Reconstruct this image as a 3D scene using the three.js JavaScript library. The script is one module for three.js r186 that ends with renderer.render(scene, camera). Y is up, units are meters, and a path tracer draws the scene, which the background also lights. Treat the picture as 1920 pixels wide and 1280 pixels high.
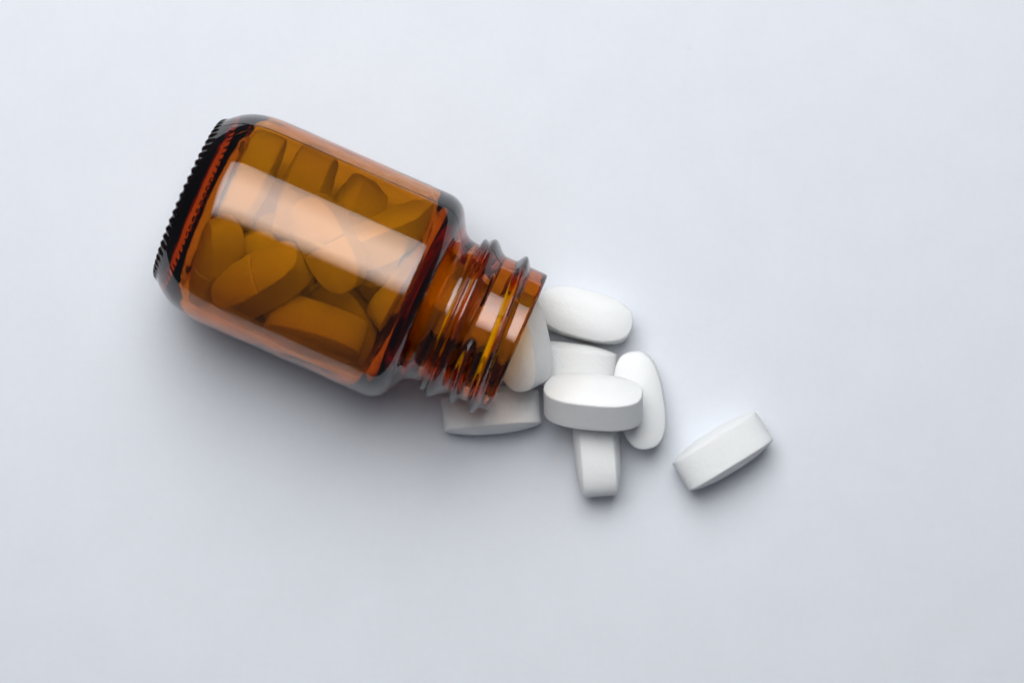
import * as THREE from 'three';
import { ImprovedNoise } from 'three/addons/math/ImprovedNoise.js';
import { RoundedBoxGeometry } from 'three/addons/geometries/RoundedBoxGeometry.js';
import { RectAreaLightUniformsLib } from 'three/addons/lights/RectAreaLightUniformsLib.js';

// ---------------------------------------------------------------- camera, light, exposure
const MM = 0.001;
const scene = new THREE.Scene();
const CAMERA_HEIGHT = 0.7;
const camera = new THREE.PerspectiveCamera(10.762, 1920 / 1280, 0.01, 10);
camera.up.set(0, 0, -1);                       // looking straight down; the picture's upper edge is -z
camera.position.set(0, CAMERA_HEIGHT, 0);
camera.lookAt(0, 0, 0);
camera.focus = CAMERA_HEIGHT - 0.022;
camera.userData.fStop = 11;
scene.add(camera);

const renderer = new THREE.WebGLRenderer({ antialias: true });
renderer.toneMapping = THREE.LinearToneMapping;
renderer.toneMappingExposure = 0.63;
renderer.shadowMap.enabled = true;
scene.background = new THREE.Color().setRGB(0.105, 0.111, 0.136);   // the dim room

// the bottle's axis as it lies on the table (base to mouth), and the horizontal direction across it
const TURN = THREE.MathUtils.degToRad(23.7);
const AXIS = new THREE.Vector3(Math.cos(TURN), 0, Math.sin(TURN));
const ACROSS = new THREE.Vector3(-Math.sin(TURN), 0, Math.cos(TURN));
const UP = new THREE.Vector3(0, 1, 0);

// one strip softbox, leaning over the table from beyond the bottle's far side; like any softbox it is hottest
// in the middle and fades towards its rim, so it is made of panels laid one inside the other
RectAreaLightUniformsLib.init();
const LIGHT = { angle: THREE.MathUtils.degToRad(28), lean: THREE.MathUtils.degToRad(15), distance: 0.64, along: 0.56, across: 0.745, shift: -0.175 };
const lightFoot = new THREE.Vector3(-0.03, 0.03, -0.013).addScaledVector(AXIS, LIGHT.shift);
const lightDir = UP.clone().multiplyScalar(Math.cos(LIGHT.angle)).addScaledVector(ACROSS, -Math.sin(LIGHT.angle));
const lightPos = lightFoot.clone().addScaledVector(lightDir, LIGHT.distance);
const lampX = AXIS.clone().multiplyScalar(Math.cos(LIGHT.lean)).addScaledVector(lightDir, Math.sin(LIGHT.lean));
const lampZ = lightDir.clone().multiplyScalar(Math.cos(LIGHT.lean)).addScaledVector(AXIS, -Math.sin(LIGHT.lean));
const lampY = lampZ.clone().cross(lampX);                            // towards the bottle's far side or near side
const lampTurn = new THREE.Matrix4().makeBasis(lampX, lampY, lampZ); // z away from the table
const farSign = Math.sign(-lampY.dot(ACROSS));
const reach = (deg) => LIGHT.distance * Math.tan(THREE.MathUtils.degToRad(deg) - LIGHT.angle);
Array.from({ length: 10 }, (_, k) => [-5 + 1.6 * k, 59 - 4 * Math.max(0, k - 3), 1 - 0.012 * k, k < 3 ? 1.15 : 1.0]).forEach(([near, far, along, strength], k) => {
  const y0 = reach(near), y1 = reach(far);
  const panel = new THREE.RectAreaLight(new THREE.Color().setRGB(0.98, 0.99, 1.0), strength, LIGHT.along * along, y1 - y0);
  panel.name = 'softbox_light';
  panel.quaternion.setFromRotationMatrix(lampTurn);
  panel.position.copy(lightPos)
    .addScaledVector(lampX, LIGHT.along * (0.985 - along) / 2).addScaledVector(lampY, farSign * (y0 + y1) / 2).addScaledVector(lampZ, -0.0004 * k);
  scene.add(panel);
});

// ---------------------------------------------------------------- helpers
let seed = 20240;
const rnd = () => { seed = (seed * 1664525 + 1013904223) >>> 0; return seed / 4294967296; };
const noise = new ImprovedNoise();
const taken = {};
const numbered = (name) => { const n = taken[name] = (taken[name] ?? -1) + 1; return n ? `${name}_${String(n).padStart(3, '0')}` : name; };
function put(o, name, label, category, group) {
  o.name = numbered(name);
  o.userData = { label, category };
  if (group) o.userData.group = group;
  o.traverse((m) => { m.castShadow = m.receiveShadow = true; });
  scene.add(o);
  return o;
}
function noiseTexture(size, f) {
  const data = new Uint8Array(size * size * 4);
  for (let j = 0; j < size; j++) for (let i = 0; i < size; i++) {
    const v = Math.max(0, Math.min(255, Math.round(f(i, j) * 255))), k = 4 * (j * size + i);
    data[k] = data[k + 1] = data[k + 2] = v; data[k + 3] = 255;
  }
  const t = new THREE.DataTexture(data, size, size);
  t.wrapS = t.wrapT = THREE.RepeatWrapping; t.magFilter = THREE.LinearFilter; t.minFilter = THREE.LinearMipmapLinearFilter;
  t.needsUpdate = true;
  return t;
}

// ---------------------------------------------------------------- the table
const CARD = { width: 0.29, depth: 0.18, z: 0.006 };
const tableGeometry = new RoundedBoxGeometry(CARD.width, 0.003, CARD.depth, 3, 0.0006);
{ const p = tableGeometry.attributes.position, uv = new Float32Array(p.count * 2);
  for (let i = 0; i < p.count; i++) { uv[2 * i] = p.getX(i) / CARD.width + 0.5; uv[2 * i + 1] = p.getZ(i) / CARD.depth + 0.5; }
  tableGeometry.setAttribute('uv', new THREE.BufferAttribute(uv, 2)); }
const tableGrain = noiseTexture(512, () => 0.5 + (rnd() - 0.5) * 0.5);
tableGrain.repeat.set(CARD.width / 0.06, CARD.depth / 0.06);
// faint smudges and specks on the white board: [x, z, radius] in mm, and how much darker
const MARKS = [[34.3, -56.7, 0.9, 0.022], [-47, -55.4, 0.35, 0.03], [4.6, 28.6, 0.8, 0.016], [-7.7, 30.8, 0.7, 0.012], [38.1, -3.1, 0.2, 0.07], [27.2, 22.9, 0.3, 0.03], [82.2, -51, 0.25, 0.05], [8.3, -35, 0.15, 0.06], [16.4, -61.6, 0.9, 0.01], [-5, -38, 0.2, 0.04], [57, 40, 0.25, 0.04], [-70, 34, 0.5, 0.015]];
const BOARD = new THREE.DataTexture(new Uint8Array(2048 * 1272 * 4), 2048, 1272);
for (let j = 0; j < 1272; j++) for (let i = 0; i < 2048; i++) {
  const x = (i / 2048 - 0.5) * 290, z = (j / 1272 - 0.5) * 180 + 6;
  let v = 0.985 + 0.008 * noise.noise(x / 9, z / 9, 3.3) + 0.005 * noise.noise(x / 1.7, z / 1.7, 8.1) + (rnd() - 0.5) * 0.008;
  for (const [mx, mz, r, d] of MARKS) { const q = Math.hypot(x - mx, z - mz) / r; if (q < 2) v -= d * Math.exp(-q * q * 2) * (1 + 0.5 * noise.noise(x * 3, z * 3, 1)); }
  const b = Math.round(Math.max(0, Math.min(1, v)) * 255), k = 4 * (j * 2048 + i);
  BOARD.image.data[k] = BOARD.image.data[k + 1] = BOARD.image.data[k + 2] = b; BOARD.image.data[k + 3] = 255;
}
BOARD.colorSpace = THREE.SRGBColorSpace; BOARD.magFilter = THREE.LinearFilter; BOARD.needsUpdate = true;
const table = new THREE.Mesh(tableGeometry, new THREE.MeshPhysicalMaterial({
  color: new THREE.Color().setRGB(0.7, 0.725, 0.77), map: BOARD, roughness: 0.62, bumpMap: tableGrain, bumpScale: 0.00001 }));
table.name = 'tabletop';
table.position.set(0, -0.0015, CARD.z);
table.userData = { kind: 'structure', label: 'smooth cool white tabletop under the bottle and tablets' };
table.castShadow = table.receiveShadow = true;
scene.add(table);

// ---------------------------------------------------------------- the amber bottle: one closed glass shell, outside and inside
const LENGTH = 67.6;
function curve(points, steps) {                 // smooth through [radius, height] points, in mm
  return new THREE.CatmullRomCurve3(points.map(([r, t]) => new THREE.Vector3(r, t, 0)), false, 'centripetal').getPoints(steps).map((v) => [v.x, v.y]);
}
const bump = (x, w) => Math.abs(x) >= w ? 0 : (0.5 + 0.5 * Math.cos(Math.PI * x / w));
const smooth = (x, a, b) => { const k = Math.max(0, Math.min(1, (x - a) / (b - a))); return k * k * (3 - 2 * k); };
const outer = [
  ...curve([[0, 1.0], [5, 0.95], [9.5, 0.8], [12.4, 0.55], [13.8, 0.2], [14.7, 0.02], [15.4, 0.0], [15.95, 0.3], [16.7, 1.05], [17.7, 2.2], [18.5, 3.3], [19.35, 4.9], [19.95, 6.8], [20.32, 8.9], [20.46, 10.8], [20.5, 12.6]], 130),
  ...curve([[20.5, 13.2], [20.5, 44]], 12),
  ...curve([[20.5, 44.6], [20.42, 45.5], [20.0, 46.75], [19.35, 47.7], [18.4, 48.5], [17.2, 49.15], [16.0, 49.9], [15.0, 50.6], [14.35, 51.5], [14.05, 52.5], [14.0, 53.2]], 60),
  ...curve([[14.05, 53.5], [14.55, 53.7], [15.2, 53.95], [15.42, 54.3], [15.25, 54.7], [15.3, 55.0], [15.75, 55.35], [16.05, 55.75], [16.08, 56.15], [15.8, 56.65], [15.1, 57.4], [14.35, 58.2], [14.0, 58.8]], 70),
  ...curve([[13.97, 59], [13.95, LENGTH - 0.7]], 110),
  ...curve([[13.93, LENGTH - 0.45], [13.8, LENGTH - 0.15], [13.5, LENGTH], [12.7, LENGTH], [12.2, LENGTH - 0.14], [11.9, LENGTH - 0.5], [11.78, LENGTH - 1.1]], 26),
];
const inner = [
  ...curve([[11.75, LENGTH - 1.8], [11.7, 53.5]], 40),
  ...curve([[11.7, 52.6], [11.72, 51.4], [11.9, 50.15], [12.4, 48.9], [13.3, 47.8], [14.7, 46.9], [16.3, 46.15], [17.7, 45.1], [18.45, 43.6], [18.7, 41.8]], 44),
  ...curve([[18.7, 41.0], [18.7, 10.9]], 50),
  ...curve([[18.7, 10.3], [18.58, 8.5], [18.15, 7.0], [17.25, 5.5], [15.8, 4.35], [13.7, 3.6], [10.0, 3.3], [5, 3.2], [0, 3.2]], 70),
];
const angles = [];
const SEAMS = [-60, 120].map(THREE.MathUtils.degToRad);
for (let i = 0; i < 672; i++) angles.push(-Math.PI + 2 * Math.PI * i / 672);
for (const s of SEAMS) for (let k = -6; k <= 6; k++) angles.push(s + k * 0.0016);
angles.sort((p, q) => p - q);
const KNURLS = 56;
function threadHeight(s, phi) {                 // a helical thread of about one and a half turns
  let best = 0;
  for (const turn of [0, 1, 2]) {
    const deg = THREE.MathUtils.radToDeg(phi) + 360 * turn;
    if (deg < 8 || deg > 545) continue;
    const ends = smooth(deg, 8, 34) * (1 - smooth(deg, 500, 545));
    best = Math.max(best, ends * Math.pow(bump(s - (-7.1 + (deg - 90) * 0.0114), 1.45), 0.75));
  }
  return best;
}
function bottleGeometry() {
  const rows = [...outer, ...inner], n = angles.length, position = [], index = [];
  rows.forEach(([r0, t0], k) => {
    const inside = k >= outer.length;
    for (const phi of angles) {
      let r = r0, t = t0, cx = 0;
      const c = Math.cos(phi), s = Math.sin(phi);
      if (!inside) {
        if (t0 < 3.2 && r0 > 12.6) {                       // knurled bearing ring
          const w = smooth(r0, 13.8, 14.8) * (1 - smooth(r0, 16.0, 16.9));
          t -= 0.3 * w * Math.pow(0.5 + 0.5 * Math.cos(KNURLS * phi + 1.2 * noise.noise(c * 3, s * 3, 2.2)), 1.0);
          r += 0.1 * w * Math.cos(KNURLS * phi);
        }
        if (t0 > 56 && t0 < LENGTH - 0.3) r += 1.6 * threadHeight(t0 - LENGTH, phi);
        if (r0 > 13.9 && t0 > 1) for (const m of SEAMS) r += 0.07 * bump(phi - m, 0.0075);
        r += 0.014 * noise.noise(c * 2.2, s * 2.2, t0 / 14) + smooth(t0, 51, 53) * 0.016 * noise.noise(c * 7, s * 7, t0 / 1.8);
      } else {
        const deep = 1 - smooth(t0, 49, 53.5);             // the wall is uneven, as in blown glass
        cx = 0.15 * deep;
        const heel = 1 - smooth(t0, 7, 15);
        r += deep * (0.10 * noise.noise(c * 1.6 + 9, s * 1.6, t0 / 13) + 0.05 * noise.noise(c * 5, s * 5 + 4, t0 / 5)) * Math.min(1, r0 / 8);
        t += heel * (0.06 * noise.noise(c * r0 / 4 + 3, s * r0 / 4, 1.7) + 0.012 * noise.noise(c * r0 / 1.3, s * r0 / 1.3 + 7, 4.2)) * Math.min(1, r0 / 3);
        r += heel * 0.02 * noise.noise(c * 7 + 1, s * 7, t0 / 2) * smooth(r0, 10, 15);
      }
      // x up from the table, y from base to mouth, z towards the far side
      position.push(c * r * MM, t * MM, (-s * r + cx) * MM);
    }
  });
  const R = rows.length;
  for (let i = 0; i + 1 < R; i++) for (let j = 0; j < n; j++) {
    const a = i * n + j, b = i * n + (j + 1) % n, c = a + n, d = b + n;
    index.push(a, b, c, b, d, c);
  }
  const g = new THREE.BufferGeometry();
  g.setAttribute('position', new THREE.Float32BufferAttribute(position, 3));
  g.setIndex(index);
  g.computeVertexNormals();
  return g;
}
const amberGlass = new THREE.MeshPhysicalMaterial({
  color: 0xffffff, roughness: 0.0, transmission: 1, thickness: 0.0019, ior: 1.6,
  attenuationColor: new THREE.Color().setRGB(0.8, 0.462, 0.002), attenuationDistance: 0.0019 });
const bottle = new THREE.Mesh(bottleGeometry(), amberGlass);
bottle.quaternion.setFromRotationMatrix(new THREE.Matrix4().makeBasis(UP, AXIS, ACROSS.clone().negate()));
bottle.position.set(1.2 * MM, 20.62 * MM, 0.3 * MM).addScaledVector(AXIS, -LENGTH * MM);
put(bottle, 'pill_bottle', 'amber glass screw neck bottle lying on its side, open and full of tablets', 'bottle');

// ---------------------------------------------------------------- the tablets
const A = 9.45, B = 4.55, BELT = 3.15, DOME = 1.3, POWER = 2.6;
function tabletGeometry(scored) {
  const around = [];
  const M = 72;
  for (let i = 0; i < M; i++) around.push(2 * Math.PI * i / M);
  for (const x of [0.08, 0.16, 0.26, 0.38, 0.55]) { const q = Math.acos(Math.pow(x / A, POWER / 2)); around.push(q, Math.PI - q, Math.PI + q, 2 * Math.PI - q); }
  around.sort((p, q) => p - q);
  const n = around.length, position = [], uv = [], index = [], e = 0.3;
  const rows = [];
  for (let k = 1; k <= 13; k++) { const f = Math.pow(k / 13, 0.8) * 0.972; rows.push([f, 1, BELT + DOME * (1 - Math.pow(f, 2.6))]); }
  rows.push([0.988, 0, BELT - 0.01], [0.997, 0, BELT - e * 0.6], [1, 0, BELT - e * 1.4], [1, 0, BELT * 0.4], [1, 0, -BELT * 0.4], [1, 0, -BELT + e * 1.4], [0.997, 0, -BELT + e * 0.6], [0.988, 0, -BELT + 0.01]);
  for (let k = 13; k >= 1; k--) { const f = Math.pow(k / 13, 0.8) * 0.972; rows.push([f, -1, -BELT - DOME * (1 - Math.pow(f, 2.6))]); }
  const add = (x, y, z, side) => { position.push(x * MM, y * MM, z * MM); uv.push(side ? x / 7 : (x + z) / 7, side ? z / 7 : y / 7); };
  const groove = (x, side, f) => scored && side === 1 ? -0.34 * bump(x, 0.36) * (1 - smooth(f, 0.965, 0.985)) : 0;
  add(0, BELT + DOME + groove(0, 1, 0), 0, 1);
  for (const [f, side, y] of rows) for (const q of around) {
    const c = Math.cos(q), s = Math.sin(q);
    const x = f * A * Math.sign(c) * Math.pow(Math.abs(c), 2 / POWER), z = f * B * Math.sign(s) * Math.pow(Math.abs(s), 2 / POWER);
    add(x, y + groove(x, side, f), z, side);
  }
  add(0, -BELT - DOME, 0, -1);
  const last = position.length / 3 - 1;
  for (let j = 0; j < n; j++) { index.push(0, 1 + (j + 1) % n, 1 + j); index.push(last, last - n + j, last - n + (j + 1) % n); }
  for (let i = 0; i + 1 < rows.length; i++) for (let j = 0; j < n; j++) {
    const a = 1 + i * n + j, b = 1 + i * n + (j + 1) % n;
    index.push(a, b, a + n, b, b + n, a + n);
  }
  const g = new THREE.BufferGeometry();
  g.setAttribute('position', new THREE.Float32BufferAttribute(position, 3));
  g.setAttribute('uv', new THREE.Float32BufferAttribute(uv, 2));
  g.setIndex(index);
  g.computeVertexNormals();
  return g;
}
const plainTablet = tabletGeometry(false), scoredTablet = tabletGeometry(true);
const tabletGrain = noiseTexture(256, (i, j) => {
  let v = 0;
  for (const [f, w] of [[8, 0.22], [20, 0.2], [48, 0.14]]) {
    const u = (i / 256) * 2 * Math.PI, k = (j / 256) * 2 * Math.PI;
    v += w * noise.noise(Math.cos(u) * f / 6.283 + f, Math.sin(u) * f / 6.283 + Math.cos(k) * f / 6.283, Math.sin(k) * f / 6.283);
  }
  return 0.5 + v + (rnd() - 0.5) * 0.12;
});
const coating = new THREE.MeshPhysicalMaterial({ color: new THREE.Color().setRGB(0.775, 0.785, 0.78), roughness: 0.5, bumpMap: tabletGrain, bumpScale: 0.00009 });
function tablet(label, scored, [x, y, z, qx, qy, qz, qw], group) {
  const t = new THREE.Mesh(scored ? scoredTablet : plainTablet, coating);
  t.position.set(x * MM, y * MM, z * MM);
  t.quaternion.set(qx, qy, qz, qw).normalize();
  return put(t, 'tablet', label, 'tablet', group);
}
const SPILLED = 'white tablets spilled in front of the bottle', KEPT = 'tablets inside the amber bottle';
tablet('white tablet lying flat against the bottle lip, beyond the rest of the heap', false, [13.87, 4.54, -4.94, -0.057, -0.129, 0.0029, 0.99], SPILLED);
tablet('white tablet on its edge under the topmost tablet, its rim facing up', false, [10.41, 4.68, 4.61, -0.6912, -0.039, -0.0367, 0.7207], SPILLED);
tablet('topmost white tablet of the heap, tilted across three others', false, [15.44, 12.69, 11.48, -0.4052, -0.0662, 0.0437, 0.9108], SPILLED);
tablet('white tablet lying flat beside the topmost one, farthest from the bottle lip in the heap', false, [24.65, 4.48, 11.23, 0.0301, -0.6472, 0.0244, 0.7613], SPILLED);
tablet('white tablet on its edge sticking out from under the topmost tablet', false, [16.29, 4.55, 20.29, 0.516, -0.4767, 0.4838, 0.522], SPILLED);
tablet('white tablet on its edge half under the threaded bottle neck', false, [-3.97, 4.87, 13.28, 0.6663, 0.037, -0.0214, 0.7444], SPILLED);
tablet('lone white tablet on its edge, apart from the heap', false, [40.42, 4.58, 21.08, 0.677, 0.1929, -0.1909, 0.6841], SPILLED);
tablet('white tablet slipping out of the bottle mouth, half inside the lip', false, [1.56, 15.24, -0.33, 0.2649, -0.6192, 0.1157, 0.7301], SPILLED);
tablet('tablet on its edge against the far wall, nearest the bottle base', false, [-49.16, 21.1, -30.82, 0.4116, -0.6349, 0.5693, 0.3216], KEPT);
tablet('tablet on its edge against the far wall, second from the bottle base', false, [-38.91, 18.71, -27.75, 0.5159, -0.6241, 0.5295, 0.253], KEPT);
tablet('tablet against the far wall at the middle of the bottle, third from the base', false, [-30.87, 16.35, -22.24, 0.2195, -0.7276, 0.4624, 0.4568], KEPT);
tablet('tablet against the far wall next to the bottle shoulder', false, [-21.94, 23.08, -19.97, -0.5074, 0.1849, 0.0893, 0.8369], KEPT);
tablet('highest scored tablet in the middle of the bottle, crossed by the bright reflection', true, [-33.84, 30.81, -17.93, 0.1292, -0.514, 0.0528, 0.8463], KEPT);
tablet('tablet showing in the gap between the leaning scored tablet and the tilted scored one', false, [-45.72, 18.01, -12.18, 0.0318, -0.5693, -0.1026, 0.8151], KEPT);
tablet('tablet deep behind the scored tablet that leans on the bottle base', false, [-54.51, 10.79, -20.78, -0.0537, -0.815, 0.0323, 0.576], KEPT);
tablet('scored tablet leaning on the bottle base with its dark face showing', true, [-55.82, 22.99, -15.02, 0.4554, -0.7677, 0.1297, 0.4318], KEPT);
tablet('scored tablet tilted on the near wall beside the one leaning on the base', true, [-46.09, 28.41, -11.39, -0.2721, 0.1777, 0.2086, 0.9224], KEPT);
tablet('tablet buried under the others at the bottom of the amber bottle', false, [-43.69, 7.46, -15.03, -0.1409, -0.5456, 0.0367, 0.8253], KEPT);
tablet('tablet on its edge along the near wall of the bottle, rim facing up', false, [-36.4, 25.19, -2.41, 0.4979, -0.1216, 0.0784, 0.8551], KEPT);
tablet('tablet lying under the end of the one along the near wall, beside the shoulder', false, [-30.75, 15.6, -3.06, 0.0932, -0.4144, -0.0541, 0.9037], KEPT);
tablet('tablet leaning into the shoulder just before the bottle neck', false, [-18.06, 20.92, -9.37, 0.4565, 0.3087, -0.2116, 0.8072], KEPT);
tablet('shaded tablet deep between the highest scored tablet and the shoulder', false, [-22.9, 13.96, -16.17, -0.094, -0.7984, 0.2849, 0.522], KEPT);
tablet('tablet lying in the bottle neck behind the screw thread', false, [-11.15, 14.11, -4.18, -0.083, -0.1911, 0.094, 0.9735], KEPT);
tablet('tablet buried under the others at the bottom of the amber bottle', false, [-36.09, 7.79, -22.38, 0.138, -0.4341, -0.0664, 0.8877], KEPT);
tablet('tablet buried under the others at the bottom of the amber bottle', false, [-28.42, 7.14, -9.5, -0.0823, 0.1099, -0.0469, 0.9894], KEPT);

// ---------------------------------------------------------------- the softbox that lights the table, out of the picture
function softboxLamp(turn, position, out, width, height, glow, label) {
  const lamp = new THREE.Group();
  lamp.quaternion.setFromRotationMatrix(turn);
  lamp.position.copy(position).addScaledVector(out, 0.006);
  const black = new THREE.MeshStandardMaterial({ color: new THREE.Color().setRGB(0.02, 0.02, 0.02), roughness: 0.8 });
  const diffuser = new THREE.Mesh(new RoundedBoxGeometry(width, height, 0.004, 2, 0.0015),
    new THREE.MeshStandardMaterial({ color: new THREE.Color().setRGB(0.8, 0.8, 0.8), roughness: 0.9, emissive: glow, emissiveIntensity: 0.3 }));
  diffuser.name = 'lamp_diffuser';
  const back = new THREE.Mesh(new THREE.CylinderGeometry(0.06, 0.5, 0.2, 4, 1, true, Math.PI / 4), black);
  back.name = 'lamp_housing'; back.rotation.x = Math.PI / 2; back.scale.set(width * 1.45, 1, height * 1.45); back.position.z = 0.105;
  lamp.add(diffuser, back);
  return put(lamp, 'softbox_lamp', label, 'lamp');
}
softboxLamp(lampTurn, lightPos, lampZ, LIGHT.along, LIGHT.across, new THREE.Color().setRGB(0.98, 0.99, 1), 'long black strip softbox lamp leaning over the white tabletop');

renderer.render(scene, camera);
